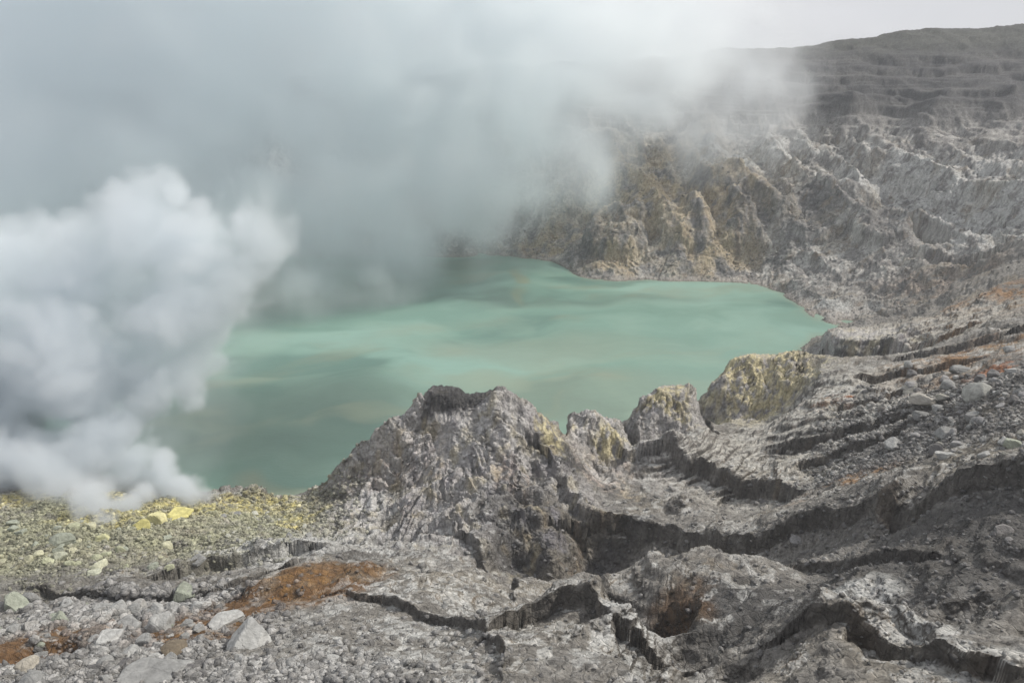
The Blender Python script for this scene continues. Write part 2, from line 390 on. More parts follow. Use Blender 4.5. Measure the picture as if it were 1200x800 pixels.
# crags: lilac-grey altered rock with pale, pink and yellow parts
lay(LILAC*1.08, crag, .95)  # crags set lighter all over; part of their sunlit look is in this colour
lay(PALE, crag*smooth(.05, .5, n3+n2*.5), .45)
lay(DARK*1.1, crag*smooth(.15, .42, nfz), .3)
lay(PINK, patch([(430, 615, 48, 25, 300, 20), (600, 560, 25, 20, 310, 10), (450, 560, 70, 20, 325, 16), (700, 560, 40, 20, 345, 16)], .4)*smooth(-.2, .2, n3), .75)
lay(CRUST, patch([(445, 598, 22, 16, 306, 9), (410, 632, 60, 14, 282, 12), (350, 635, 50, 8, 270, 9), (455, 603, 16, 12, 304, 8), (290, 645, 60, 8, 262, 8)], .4), .8)
lay(C(.46, .38, .25), patch([(515, 545, 9, 8, 330, 4), (580, 560, 16, 8, 312, 6), (470, 552, 18, 6, 330, 5), (735, 575, 16, 16, 330, 9)], .6)*smooth(-.3, .2, n3), .5)
lay(C(.56, .55, .535), patch([(783, 505, 34, 26, 405, 14), (455, 545, 60, 22, 330, 14), (575, 505, 40, 22, 338, 10), (700, 545, 26, 22, 358, 12), (420, 600, 30, 18, 308, 10), (470, 620, 30, 14, 296, 9)], .5)*smooth(-.45, .05, n2+n3*.5), .6)  # paler faces: sunlight on the crag's left and front put into the colour
# dark lava caps
lay(DARK*.8, patch([(528, 465, 36, 6, 349, 9), (655, 532, 45, 10, 325, 10), (1020, 405, 62, 8, 545, 16), (770, 470, 20, 10, 420, 8)], .3)*smooth(-.3, 0, n3+.2), .85)
lay(DARK, patch([(640, 625, 85, 50, 272, 32), (720, 620, 60, 20, 262, 16)], .4), .8)  # gully and the cliff beside it: deep shade put into the dark rock colour
# sulphur
lay(SULF, patch([(300, 588, 40, 7, 340, 10), (375, 602, 10, 5, 335, 5), (315, 594, 56, 12, 335, 12), (344, 612, 14, 10, 318, 7), (215, 597, 60, 11, 305, 14), (120, 600, 60, 10, 300, 12), (40, 585, 40, 8, 315, 10), (155, 580, 34, 8, 318, 16), (115, 578, 8, 8, 322, 6)], .35)*smooth(-.55, .15, n3+.4*n2), .7)
lay(C(.58, .51, .29), patch([(895, 430, 62, 16, 472, 22), (785, 465, 28, 8, 424, 9), (715, 510, 26, 14, 383, 10), (645, 500, 16, 12, 350, 8)], .4)*smooth(-.35, .1, n3+n2*.5), .85)
# rust-brown crusts and staining
rz = smooth(-.5, -.1, n3*.7+n2)
lay(RUST, patch([(370, 685, 92, 25, 208, 18, .5), (290, 710, 55, 18, 190, 11, .5), (225, 740, 78, 15, 168, 9, .35), (42, 772, 66, 24, 150, 12), (130, 740, 30, 10, 166, 8)], .22)*smooth(-.75, -.4, n3+n2), .95)
lay(C(.24, .13, .04), patch([(225, 742, 70, 9, 167, 7, .25), (360, 680, 70, 10, 214, 12, .35)], .4)*smooth(-.1, .3, n3), .6)
lay(RUST*.8, patch([(800, 716, 34, 26, 158, 8), ], .4)*smooth(-.2, .3, n4+.1), .7)
lay(C(.16,.12,.07), patch([(820, 660, 50, 10, 185, 7)], .5)*smooth(-.2, .3, n3), .5)
lay(C(.30, .16, .06), patch([(1120, 420, 110, 12, 390, 22, .5), (1100, 425, 90, 10, 400, 16, .5), (1060, 440, 40, 6, 390, 8, .4), (1140, 412, 80, 9, 400, 18, .3), (1180, 352, 45, 14, 500, 40), (1165, 365, 60, 16, 470, 50), (1080, 300, 60, 30, 780, 60), (1000, 560, 50, 10, 278, 8)], .5)*smooth(-.25, .2, n2+n3*.5), .75)
lay(C(.45, .16, .05), patch([(975, 474, 16, 4, 358, 4), (1165, 440, 25, 5, 300, 6)], .4), .7)
# crust-covered ledges
crm = patch([(950, 480, 130, 40, 360, 60), (870, 530, 95, 30, 348, 38, .2), (1010, 500, 80, 20, 325, 20), (1080, 400, 100, 16, 500, 60)], .4)
lay(C(.50, .48, .43), crm*smooth(.5, .8, N[..., 2])*smooth(-.4, 0, n3+n2*.5), .85)
lay(C(.10, .085, .07), crm*smooth(.15, .4, nfz), .6)
# thin white crust flakes in the foreground
fl = smooth(.03, .09, n2*.55+n3*.55+.25*fbm2(X/1.3, Y/1.3, 3, 141))
lay(CRUST*.85, fl*flat*patch([(520, 730, 190, 60, 160, 48), (500, 640, 110, 22, 240, 24), (740, 760, 40, 60, 130, 20)], .4), .85)
lay(CRUST*.95, patch([(1000, 697, 60, 8, 121, 4, -.2), (1080, 730, 55, 12, 110, 6, -.3), (1150, 770, 80, 22, 98, 7, -.2), (735, 765, 26, 40, 126, 17, -.6)], .35)*smooth(-.35, -.05, n3+.15)*smooth(.5, .7, N[..., 2]), .9)
# far wall
fm = far
lay(C(.28, .270, .255), fm, .9)
lay(PALE*1.1, fm*smooth(-.05, .25, n2+.4*n3+.3*n4)*smooth(200, 120, ZZ), .75)
lay(C(.40, .31, .18), fm*patch([(790, 230, 110, 50, 970, 85), (650, 285, 60, 18, 1000, 40), (720, 290, 40, 26, 915, 34), (830, 260, 60, 40, 930, 50)], .5)*smooth(-.4, .2, n4+n2*.5), .65)
lay(C(.38, .31, .19), fm*patch([(785, 225, 60, 16, 975, 40), (850, 290, 40, 20, 905, 30), (730, 300, 40, 8, 905, 16)], .5)*smooth(-.1, .25, n2), .5)
lay(DARK*1.5, fm*smooth(.08, .30, -n4+.35*nfz), .6)
lay(DARK*1.3, fm*patch([(885, 240, 34, 22, 940, 30), (955, 245, 42, 30, 905, 36), (1035, 245, 22, 26, 900, 40), (1080, 260, 20, 50, 850, 80, .25), (690, 275, 18, 24, 950, 30), (1125, 325, 16, 22, 720, 60)], .5)*smooth(-.4, .1, n2+.4*nfz), .7)
lay(CRUST*.9, patch([(1160, 260, 70, 60, 760, 150), (1050, 205, 60, 10, 960, 60), (960, 370, 70, 6, 735, 40), (900, 185, 110, 16, 1050, 40), (1140, 205, 60, 14, 880, 40)], .4)*smooth(-.35, .0, n2+.4*n3), .8)
lay(C(.062, .063, .066), smooth(150, 195, ZZ+n4*25)*fm, .85)
lay(C(.12, .118, .113), smooth(150, 195, ZZ)*fm*smooth(.0, .3, noise2(ZZ/9+n1, X/400, 161)+.5*n2), .6)
lay(C(.07, .08, .05), smooth(245, 275, ZZ+n4*15)*fm, .3)
# shore
lay(C(.33, .30, .27), smooth(7, 1.5, ZZ+n3*2)*smooth(600, 700, Y), .75)
lay(C(.16, .15, .12), smooth(1.5, .3, ZZ+n3*.8), .6)
# warm tan, cream and violet-grey alteration of the bare rock
n5 = fbm2(X/38, Y/38, 4, 171); n6 = fbm2(X/9, Y/9, 4, 176)
bare = np.clip(1-.8*(ZZ < 1)-.8*patch([(1120, 640, 180, 60, 148, 45)], .5), 0, 1)
bare = bare*(1-smooth(120, 170, ZZ)*far)
lay(C(.36, .31, .22), bare*smooth(.05, .45, n5+.5*n6), .26)
lay(C(.16, .10, .055), bare*smooth(.22, .42, n6+.3*n5)*(1-flat*.6), .32)
lay(C(.50, .45, .32), crag*smooth(.10, .42, n6-.4*n5), .55)
lay(C(.28, .265, .29), crag*smooth(.1, .4, -n6), .4)
lay(C(.055, .05, .045), bare*smooth(.30, .45, noise3(X/2.6, Y/2.6, ZZ/1.6, 33)+.2*n3), .5)
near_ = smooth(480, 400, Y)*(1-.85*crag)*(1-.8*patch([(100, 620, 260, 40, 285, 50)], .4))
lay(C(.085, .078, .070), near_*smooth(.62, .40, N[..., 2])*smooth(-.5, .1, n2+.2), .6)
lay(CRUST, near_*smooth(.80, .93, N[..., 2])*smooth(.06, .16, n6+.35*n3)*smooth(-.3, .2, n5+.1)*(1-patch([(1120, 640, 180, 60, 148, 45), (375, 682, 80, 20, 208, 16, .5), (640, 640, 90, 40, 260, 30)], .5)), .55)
lay(DARK*.75, blobs(X+n3*3, Y, [Blob(528, 462, 27, 8, 349, 11), Blob(562, 466, 26, 6, 349, 8)], .3)*smooth(55.5, 58.5, ZZ+n3*2), .9)
# grain
colr *= (1+.38*n3+.25*fbm2(X/.9, Y/.9, 2, 151)+.10*nfz)[..., None]
colr = np.clip(colr, .012, .8)
print('colour', time.time()-T0)

# ------------------------------------------------------------------ materials
def newmat(name):
    m = bpy.data.materials.new(name); m.use_nodes = True
    nt = m.node_tree; nt.nodes.clear(); return m, nt
def nd(nt, t, **k):
    o = nt.nodes.new(t)
    for a, b in k.items(): setattr(o, a, b)
    return o
def rock_mat(name, rough=.92, bump=.95, attr=True, basec=(.2, .2, .19), scale=1.0):
    m, nt = newmat(name); L = nt.links.new
    out = nd(nt, 'ShaderNodeOutputMaterial'); b = nd(nt, 'ShaderNodeBsdfPrincipled')
    b.inputs['Roughness'].default_value = rough; b.inputs['Specular IOR Level'].default_value = .25
    tc = nd(nt, 'ShaderNodeTexCoord'); geo = nd(nt, 'ShaderNodeNewGeometry')
    pos = geo.outputs['Position'] if attr else tc.outputs['Object']
    if attr:
        a = nd(nt, 'ShaderNodeVertexColor', layer_name='Col'); cs = a.outputs['Color']
    else:
        info = nd(nt, 'ShaderNodeObjectInfo')
        mm = nd(nt, 'ShaderNodeMix', data_type='RGBA', blend_type='MULTIPLY'); mm.inputs['Factor'].default_value = 1
        mm.inputs['A'].default_value = basec+(1,)
        L(info.outputs['Color'], mm.inputs['B']); cs = mm.outputs['Result']
    n_ = nd(nt, 'ShaderNodeTexNoise'); n_.inputs['Scale'].default_value = .55*scale; n_.inputs['Detail'].default_value = 9; n_.inputs['Roughness'].default_value = .68
    L(pos, n_.inputs['Vector'])
    v = nd(nt, 'ShaderNodeTexVoronoi', feature='DISTANCE_TO_EDGE'); v.inputs['Scale'].default_value = .38*scale
    nw = nd(nt, 'ShaderNodeVectorMath', operation='ADD'); ns = nd(nt, 'ShaderNodeVectorMath', operation='SCALE'); ns.inputs['Scale'].default_value = 1.6/scale
    L(n_.outputs['Color'], ns.inputs[0]); L(ns.outputs[0], nw.inputs[0]); L(pos, nw.inputs[1]); L(nw.outputs[0], v.inputs['Vector'])
    mr = nd(nt, 'ShaderNodeMapRange'); mr.inputs['From Min'].default_value = .25; mr.inputs['From Max'].default_value = .75; mr.inputs['To Min'].default_value = .55; mr.inputs['To Max'].default_value = 1.45
    L(n_.outputs['Fac'], mr.inputs['Value'])
    mu = nd(nt, 'ShaderNodeVectorMath', operation='SCALE'); L(cs, mu.inputs[0]); L(mr.outputs[0], mu.inputs['Scale'])
    L(mu.outputs[0], b.inputs['Base Color'])
    vr = nd(nt, 'ShaderNodeMapRange'); vr.inputs['From Max'].default_value = .10; L(v.outputs['Distance'], vr.inputs['Value'])
    ad = nd(nt, 'ShaderNodeMath', operation='MULTIPLY_ADD'); ad.inputs[1].default_value = .22; L(vr.outputs[0], ad.inputs[0]); L(n_.outputs['Fac'], ad.inputs[2])
    bp = nd(nt, 'ShaderNodeBump'); bp.inputs['Strength'].default_value = bump; bp.inputs['Distance'].default_value = 1.7/scale
    L(ad.outputs[0], bp.inputs['Height']); L(bp.outputs[0], b.inputs['Normal'])
    L(b.outputs[0], out.inputs['Surface'])
    return m
MROCK = rock_mat('volcanic_rock')
MBOUL = rock_mat('pale_boulder_stone', attr=False, basec=(1., 1., 1.), scale=4.5, bump=.8)

# ------------------------------------------------------------------ cut the ground into its named formations (one continuous surface)
FORM = [  # name, label, category, kind, zone test
    ('rock_outcrop', 'largest grey fluted crag with a flat dark lava cap rising from the near lakeshore', 'rock outcrop', CRAG[0], .98),
    ('rock_outcrop', 'squat grey pinnacle with a yellow right shoulder beside the big flat-capped crag', 'rock outcrop', CRAG[1], 1.0),
    ('rock_outcrop', 'rounded lilac-grey pinnacle with a pale yellow top standing alone against the water', 'rock outcrop', CRAG[2], 1.0),
    ('rock_outcrop', 'broad blocky crag crusted with yellow on top, at the right corner of the lake', 'rock outcrop', CRAG[3], 1.0),
    ('rock_outcrop', 'low headland capped by a nearly black lava ledge at the lake tip', 'rock outcrop', CRAG[4], .95),
    ('rock_outcrop', 'steep dark cliff above the deep shaded gully in front of the pinnacles', 'rock outcrop', CRAG[5], .8),
    ('rock_ledge', 'stack of thin pale bedded ledges stepping down towards the yellow-crusted crag', 'rock ledge', TERR[0], .85),
    ('rock_ledge', 'tilted pale slab with cracked surface and a dark broken edge below', 'rock ledge', TERR[1], .85),
    ('mound', 'smooth rust-brown mound beside the white rubble at lower left', 'mound', Blob(350, 692, 95, 24, 205, 24, .35), 1.0),
    ('rock_ridge', 'rounded grey ridge with a white crust stripe at the bottom centre', 'rock ridge', Blob(720, 745, 95, 40, 138, 26, -.5), 1.0),
    ('rock_ridge', 'dark grey ash ridge with a rusty hollow in its side', 'rock ridge', Blob(830, 690, 90, 40, 168, 22), 1.0),
    ('rock_ridge', 'pale crusted ridge curling in from the lower right corner', 'rock ridge', Blob(1090, 745, 150, 45, 108, 20, -.1), 1.0),
]
fid = np.zeros(X.shape, np.int16)
wv = 0.18*n2
far_id = 1
fid[(far > .5)] = 1
for k, (nm, lb, ct, b, rr) in enumerate(FORM):
    r = b.r(X, Y)+wv
    fid[(r < rr) & ((fid == 0) | (fid > 1)) & (ZZ > -.5) & (fid == 0)] = k+2
fc = fid[:-1, :-1]
VX = np.stack([XX, YY, ZZ], -1).reshape(-1, 3).astype(np.float32)
idx = np.arange(NC*NR, dtype=np.int32).reshape(NC, NR)
quads = np.stack([idx[:-1, :-1], idx[1:, :-1], idx[1:, 1:], idx[:-1, 1:]], -1)
vn = N.reshape(-1, 3); vc = colr.reshape(-1, 3)
def grid_obj(name, mask, mat):
    q = quads[mask].reshape(-1)
    used, inv = np.unique(q, return_inverse=True)
    return raw_obj(name, VX[used], inv.astype(np.int32), 4, mat, vc[used])
def raw_obj(name, V, loops, k, mat, cols=None, smoothf=True):
    me = bpy.data.meshes.new(name)
    me.vertices.add(len(V)); me.vertices.foreach_set('co', np.ascontiguousarray(V, np.float32).ravel())
    nf = len(loops)//k
    me.loops.add(len(loops)); me.loops.foreach_set('vertex_index', loops)
    me.polygons.add(nf); me.polygons.foreach_set('loop_start', np.arange(0, nf*k, k, dtype=np.int32))
    if smoothf: me.polygons.foreach_set('use_smooth', np.ones(nf, bool))
    me.update(calc_edges=True)
    if cols is not None:
        a = me.color_attributes.new('Col', 'FLOAT_COLOR', 'POINT')
        a.data.foreach_set('color', np.concatenate([cols, np.ones((len(cols), 1), np.float32)], 1).astype(np.float32).ravel())
    me.materials.append(mat)
    o = bpy.data.objects.new(name, me); col.objects.link(o)
    return o
def tag(o, label=None, cat=None, group=None, kind=None):
    if label: o['label'] = label
    if cat: o['category'] = cat
    if group: o['group'] = group
    if kind: o['kind'] = kind
    return o
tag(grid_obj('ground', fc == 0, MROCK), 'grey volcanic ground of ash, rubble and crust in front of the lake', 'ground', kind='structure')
tag(grid_obj('hills', fc == 1, MROCK), 'far crater wall of bedded dark rock above pale scree', 'hills', kind='structure')
for k, (nm, lb, ct, b, rr) in enumerate(FORM):
    mk = fc == k+2
    if mk.sum() > 50: tag(grid_obj(nm, mk, MROCK), lb, ct)
print('ground', time.time()-T0)

# ------------------------------------------------------------------ ray to ground
def ground_z(x, y):
    h, *_ = height(np.array([x], np.float32), np.array([y], np.float32)); return float(h[0])
def hit(px, py, guess=None):
    """first point of the built surface seen at (px, py)"""
    Ds = np.exp(np.linspace(math.log(70), math.log(1400), 1500)).astype(np.float32)
    x, y, z = at(px, py, Ds.astype(float))
    h, *_ = height(np.asarray(x, np.float32), Ds)
    k = np.argmax(h > z)
    return float(x[k]), float(Ds[k]), float(h[k])

# ------------------------------------------------------------------ lake
m, nt = newmat('lake_water'); L = nt.links.new
out = nd(nt, 'ShaderNodeOutputMaterial'); b = nd(nt, 'ShaderNodeBsdfPrincipled')
b.inputs['Roughness'].default_value = .3; b.inputs['Specular IOR Level'].default_value = .35
geo = nd(nt, 'ShaderNodeNewGeometry'); vcn = nd(nt, 'ShaderNodeVertexColor', layer_name='Col'); L(vcn.outputs[0], b.inputs['Base Color'])
wv_ = nd(nt, 'ShaderNodeTexNoise'); wv_.inputs['Scale'].default_value = .5; wv_.inputs['Detail'].default_value = 4; L(geo.outputs['Position'], wv_.inputs['Vector'])
bp = nd(nt, 'ShaderNodeBump'); bp.inputs['Strength'].default_value = .4; bp.inputs['Distance'].default_value = .22; L(wv_.outputs['Fac'], bp.inputs['Height']); L(bp.outputs[0], b.inputs['Normal'])
L(b.outputs[0], out.inputs['Surface'])
ls = np.linspace(-1.1, .62, 760, dtype=np.float32); ly = np.exp(np.linspace(math.log(330), math.log(1100), 640)).astype(np.float32)
LS, LY = np.meshgrid(ls, ly, indexing='ij'); LX = LS*LY
a1 = fbm2(LX/150, LY/230, 3, 301); a2 = fbm2(LX/120, LY/160, 3, 305)
u_ = LX+a1*45; v_ = LY+a2*50
st1 = fbm2(u_/190, v_/110, 5, 311); st2 = fbm2(u_/70, v_/42, 5, 321); st3 = fbm2((u_+v_*.4)/160, (v_-u_*.4)/70, 5, 331); ed = fbm2(u_/260, v_/200, 3, 341)
lc = np.empty(LX.shape+(3,), np.float32); lc[:] = C(.165, .285, .228)
def lk(c, m_, a=1.):
    global lc
    m_ = (np.clip(m_, 0, 1)*a)[..., None]; lc = lc*(1-m_)+c*m_
lk(C(.235, .375, .31), smooth(-.05, .3, st1+.3*ed), .85)
lk(C(.10, .185, .15), smooth(-.02, -.32, st1-.3*ed), .85)
lk(C(.20, .30, .235), smooth(.0, .3, st2-.2*ed), .4)
def lb(px, py, D, rx, ry, e=.6):
    x, y, z = at(px, py, D); return smooth(1+e, 1-e, np.hypot((LX+a1*40-x)/rx, (LY+a2*60-y)/ry))
lk(C(.058, .092, .074), lb(310, 500, 450, 115, 90), .85)  # dark area at lower left: smoke shade on the water painted into its colour
lk(C(.10, .17, .135), lb(560, 350, 770, 150, 22)*smooth(-.3, .2, st2), .7)
lk(C(.10, .16, .13), lb(740, 352, 765, 90, 22, 1.2)*smooth(-.6, .3, st2), .55)
lk(C(.235, .36, .30), lb(520, 405, 610, 170, 28, 1.)*smooth(-.5, .3, st1), .55)
lk(C(.225, .36, .30), lb(850, 370, 690, 110, 50, 1.)*smooth(-.4, .4, st2), .5)
lk(C(.25, .24, .16), lb(720, 405, 615, 110, 26, .9)*smooth(-.1, .22, st3), .5)
lk(C(.26, .25, .17), lb(660, 440, 545, 90, 14, .9)*smooth(-.1, .25, st2), .4)
lk(C(.20, .235, .175), np.maximum(lb(690, 460, 510, 120, 45), lb(640, 400, 620, 90, 40)), .5)
lk(C(.24, .24, .16), smooth(.10, .36, st3)*smooth(-.25, .2, ed+.1), .32)
lk(C(.27, .25, .13), lb(612, 340, 830, 7, 60, .5)*smooth(-.4, .1, st2), .5)
lk(C(.15, .15, .10), lb(355, 568, 375, 26, 8), .5)
gh, *_ = height(np.ascontiguousarray(LX), np.ascontiguousarray(LY), 9)
lk(C(.22, .27, .2), smooth(-3.2, -.3, gh), .55)
lc *= (1+.10*st2+.05*fbm2(LX/9, LY/6, 3, 351))[..., None]
na_, nb_ = LX.shape; li = np.arange(na_*nb_, dtype=np.int32).reshape(na_, nb_)
lq = np.stack([li[:-1, :-1], li[1:, :-1], li[1:, 1:], li[:-1, 1:]], -1).reshape(-1)
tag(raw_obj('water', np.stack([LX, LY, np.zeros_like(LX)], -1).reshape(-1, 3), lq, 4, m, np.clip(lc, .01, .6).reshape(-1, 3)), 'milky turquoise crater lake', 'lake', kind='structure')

# ------------------------------------------------------------------ boulders and rubble
import bmesh
def ico(sub):
    bm = bmesh.new(); bmesh.ops.create_icosphere(bm, subdivisions=sub, radius=1)
    bm.verts.ensure_lookup_table()
    v = np.array([q.co[:] for q in bm.verts], np.float32); f = np.array([[q.index for q in p.verts] for p in bm.faces], np.int32); bm.free()
    return v, f
def stone_shape(sub, seed, planes=11, rough=.05, round_=.0):
    r = np.random.default_rng(seed); v, f = ico(sub)
    nn = r.normal(size=(planes, 3)); nn /= np.linalg.norm(nn, axis=1)[:, None]
    dd = r.uniform(.42, .8, planes)
    k = np.ones(len(v))
    for a, b in zip(nn, dd):
        dp = v@a; k = np.minimum(k, np.where(dp > 1e-3, b/np.maximum(dp, 1e-3), 9))
    k = k*(1-round_)+.8*round_
    v = v*k[:, None]
    if rough:
        q = fbm3(v[:, 0]*1.6+seed, v[:, 1]*1.6, v[:, 2]*1.6, 4, seed)*rough*2.4
        v = v*(1+q)[:, None]
    return v.astype(np.float32), f
SHAPES = []
for i in range(12):
    v, f = stone_shape(4, 300+i, 7+i % 4, .05, .5 if i in (3, 9) else .0)
    me = bpy.data.meshes.new('boulder'); me.from_pydata(v.tolist(), [], f.tolist()); me.materials.append(MBOUL)
    SHAPES.append(me)
def hits(P_):
    Ds = np.exp(np.linspace(math.log(80), math.log(900), 520)).astype(np.float32)
    px = np.array([p[0] for p in P_], float)[:, None]; py = np.array([p[1] for p in P_], float)[:, None]
    x, y, z = at(px, py, Ds[None, :].astype(float))
    YY_ = np.broadcast_to(Ds[None, :], x.shape)
    h, *_ = height(np.asarray(x, np.float32), np.ascontiguousarray(YY_))
    k = np.argmax(h > z, axis=1); i = np.arange(len(P_))
    return x[i, k], YY_[i, k], h[i, k]
WH, GW, YL, GY_C, BR, GN = (.36, .36, .345), (.26, .26, .25), (.50, .46, .19), (.17, .165, .16), (.17, .14, .10), (.30, .32, .26)
BL = [  # px, py of the foot, width, height (photo pixels), colour, shape, label
    (14, 716, 25, 26, GN, 0, 'big blocky greenish-white boulder at the left edge behind the rubble'),
    (34, 706, 20, 17, GW, 1, 'grey-white boulder right beside the big greenish block at left edge'),
    (69, 730, 15, 24, GN, 2, 'narrow upright pale stone in the rubble above the rusty hollow'),
    (77, 712, 18, 12, WH, 4, 'small tilted white stone behind the narrow upright stone'),
    (138, 716, 22, 15, WH, 5, 'squat white boulder in the row behind the pale rubble'),
    (157, 718, 17, 14, GW, 6, 'grey boulder touching the squat white one in the row'),
    (181, 718, 20, 15, WH, 7, 'white boulder just above the rust channel'),
    (188, 738, 26, 28, WH, 8, 'pointed white block standing in the rust-brown channel'),
    (214, 706, 24, 30, GN, 10, 'tall pale slab leaning right above the rust channel'),
    (203, 716, 18, 13, WH, 11, 'small white stone at the foot of the leaning slab'),
    (234, 714, 20, 12, WH, 0, 'low white stone right of the leaning slab'),
    (31, 786, 24, 19, (.40, .37, .31), 3, 'smooth round cream boulder lying in the rusty hollow'),
    (34, 805, 36, 18, GW, 9, 'rounded grey boulder at the bottom edge under the rusty hollow'),
    (293, 757, 46, 44, WH, 5, 'largest white angular block lying against the rust-brown mound'),
    (262, 732, 34, 10, WH, 1, 'flat white slab running left from the largest white block'),
    (203, 768, 32, 16, BR, 6, 'brownish grey boulder under the rust channel'),
    (178, 798, 66, 20, GW, 2, 'wide flat grey slab at the bottom left'),
    (150, 768, 22, 16, WH, 7, 'white stone beside the pit of rust, below the channel'),
    (169, 758, 20, 18, GW, 8, 'wedge-shaped grey stone at the left end of the rust channel'),
    (124, 752, 28, 14, WH, 4, 'broad white stone right of the rusty hollow'),
    (143, 738, 30, 20, GW, 10, 'bulky pale grey rock in the middle of the white rubble'),
    (70, 640, 24, 18, GN, 1, 'large greenish-yellow boulder on the far rubble slope'),
    (118, 634, 18, 14, (.46, .45, .26), 5, 'yellowish boulder at the foot of the steam'),
    (116, 666, 17, 12, (.46, .46, .34), 0, 'cream boulder at the lower end of the yellow-green rubble'),
    (107, 674, 15, 10, (.44, .45, .35), 7, 'pale stone lowest of the yellow-green rubble'),
    (69, 658, 17, 12, (.42, .43, .33), 6, 'pale stone left of the cream boulder'),
    (160, 620, 21, 15, YL, 11, 'round-topped sulphur-yellow rock next to the pointed one'),
    (182, 615, 19, 23, (.66, .62, .34), 8, 'pointed pale yellow sulphur rock by the vents'),
    (208, 606, 28, 14, YL, 4, 'long low sulphur-yellow rock right of the pointed one'),
    (233, 663, 14, 9, GW, 2, 'lone pale stone on the bare grey slope at left'),
    (1148, 464, 31, 27, (.34, .34, .31), 9, 'biggest rounded pale boulder in the right boulder field'),
    (1115, 455, 22, 12, GW, 1, 'grey rock left of the biggest rounded boulder'),
    (1128, 436, 22, 12, GW, 4, 'low rock behind the biggest rounded boulder'),
    (1165, 442, 16, 12, GY_C, 6, 'dark grey rock right of the biggest rounded boulder'),
    (1053, 524, 22, 14, WH, 5, 'lone white-topped block on the slope below the ledges'),
    (1083, 482, 26, 14, (.36, .34, .30), 0, 'pale cream rock with a dark hollow, at the end of the ledges'),
    (1078, 494, 18, 12, GW, 7, 'small grey rock just below the pale cream rock'),
    (1184, 412, 13, 11, WH, 3, 'small white boulder high at the right edge'),
    (1066, 428, 10, 9, WH, 9, 'single white stone lying on the far ledges'),
    (1186, 526, 20, 16, GN, 8, 'greenish grey boulder at the right edge above the dark ridge'),
    (1112, 510, 26, 15, GW, 10, 'angular block with a dark left side in the right boulder field'),
    (1142, 492, 16, 14, GW, 2, 'upright grey stone in the middle of the right boulder field'),
    (1110, 537, 22, 12, WH, 11, 'wedge of white rock just above the dark ridge crest'),
    (1178, 624, 18, 11, (.24, .23, .22), 0, 'lone grey boulder on the dark ash slope at right'),
    (935, 636, 14, 7, (.22, .215, .21), 5, 'small grey stone on the dark ash slope below the ledged slope'),
]
r_ = np.random.default_rng(11)
EXTRA = []
def scatter_px(n_, cx, cy, sx, sy, wlo, whi, cols, lab, grp):
    for _ in range(n_):
        w_ = wlo+(whi-wlo)*r_.random()**2.2
        EXTRA.append((cx+sx*(r_.random()*2-1), cy+sy*(r_.random()*2-1), w_, w_*r_.uniform(.55, .95), cols[r_.integers(len(cols))], int(r_.integers(12)), lab, grp))
scatter_px(58, 110, 735, 130, 26, 7, 17, [WH, GW, WH, GN, (.34, .33, .31)], 'pale angular rock among the white rubble at lower left', 'pale rocks in the white rubble at lower left')
scatter_px(30, 230, 785, 190, 14, 8, 18, [GW, GY_C, WH], 'grey-white rock in the rubble along the bottom edge', 'rocks in the rubble along the bottom edge')
scatter_px(50, 95, 640, 105, 28, 5, 13, [(.40, .41, .28), GN, (.44, .43, .30)], 'yellowish pale rock on the slope below the steam', 'yellowish rocks below the steam')
scatter_px(85, 1140, 485, 75, 50, 6, 17, [GW, WH, (.27, .265, .26), GY_C, (.33, .32, .28)], 'grey angular rock in the right boulder field', 'rocks of the right boulder field')
scatter_px(28, 1060, 670, 140, 55, 5, 9, [(.20, .195, .19), GY_C], 'small grey rock on the dark ash slope', 'rocks on the dark ash slope')
scatter_px(24, 320, 620, 70, 18, 5, 10, [(.42, .42, .36), GW], 'small pale rock on the bright shore slope', 'rocks on the bright shore slope')
ALL = [b+(None,) for b in BL]+EXTRA
hx, hy, hz = hits(ALL)
for k, (px, py, w_, h_, c_, s_, lab, grp) in enumerate(ALL):
    if hy[k] < 85 or hz[k] < .3: continue
    dist = math.sqrt(hx[k]**2*0+hy[k]**2+(CH-hz[k])**2)
    sc_ = dist/F
    o = bpy.data.objects.new('boulder', SHAPES[s_]); col.objects.link(o)
    rw = w_*sc_*.62; rh = h_*sc_*.66
    o.scale = (rw, rw*r_.uniform(.8, 1.1), rh)
    o.location = (hx[k], hy[k]+rw*.3, hz[k]-rh*.02)
    o.rotation_euler = (r_.uniform(-.25, .25), r_.uniform(-.3, .3), r_.uniform(0, 6.28))
    if w_ > 22: o.rotation_euler = (r_.uniform(-.1, .1), r_.uniform(-.1, .1), r_.uniform(-.3, .3))
    j = r_.uniform(.85, 1.1); o.color = (c_[0]*j, c_[1]*j, c_[2]*j, 1)
    tag(o, lab, 'boulder', grp)
print('boulders', time.time()-T0)

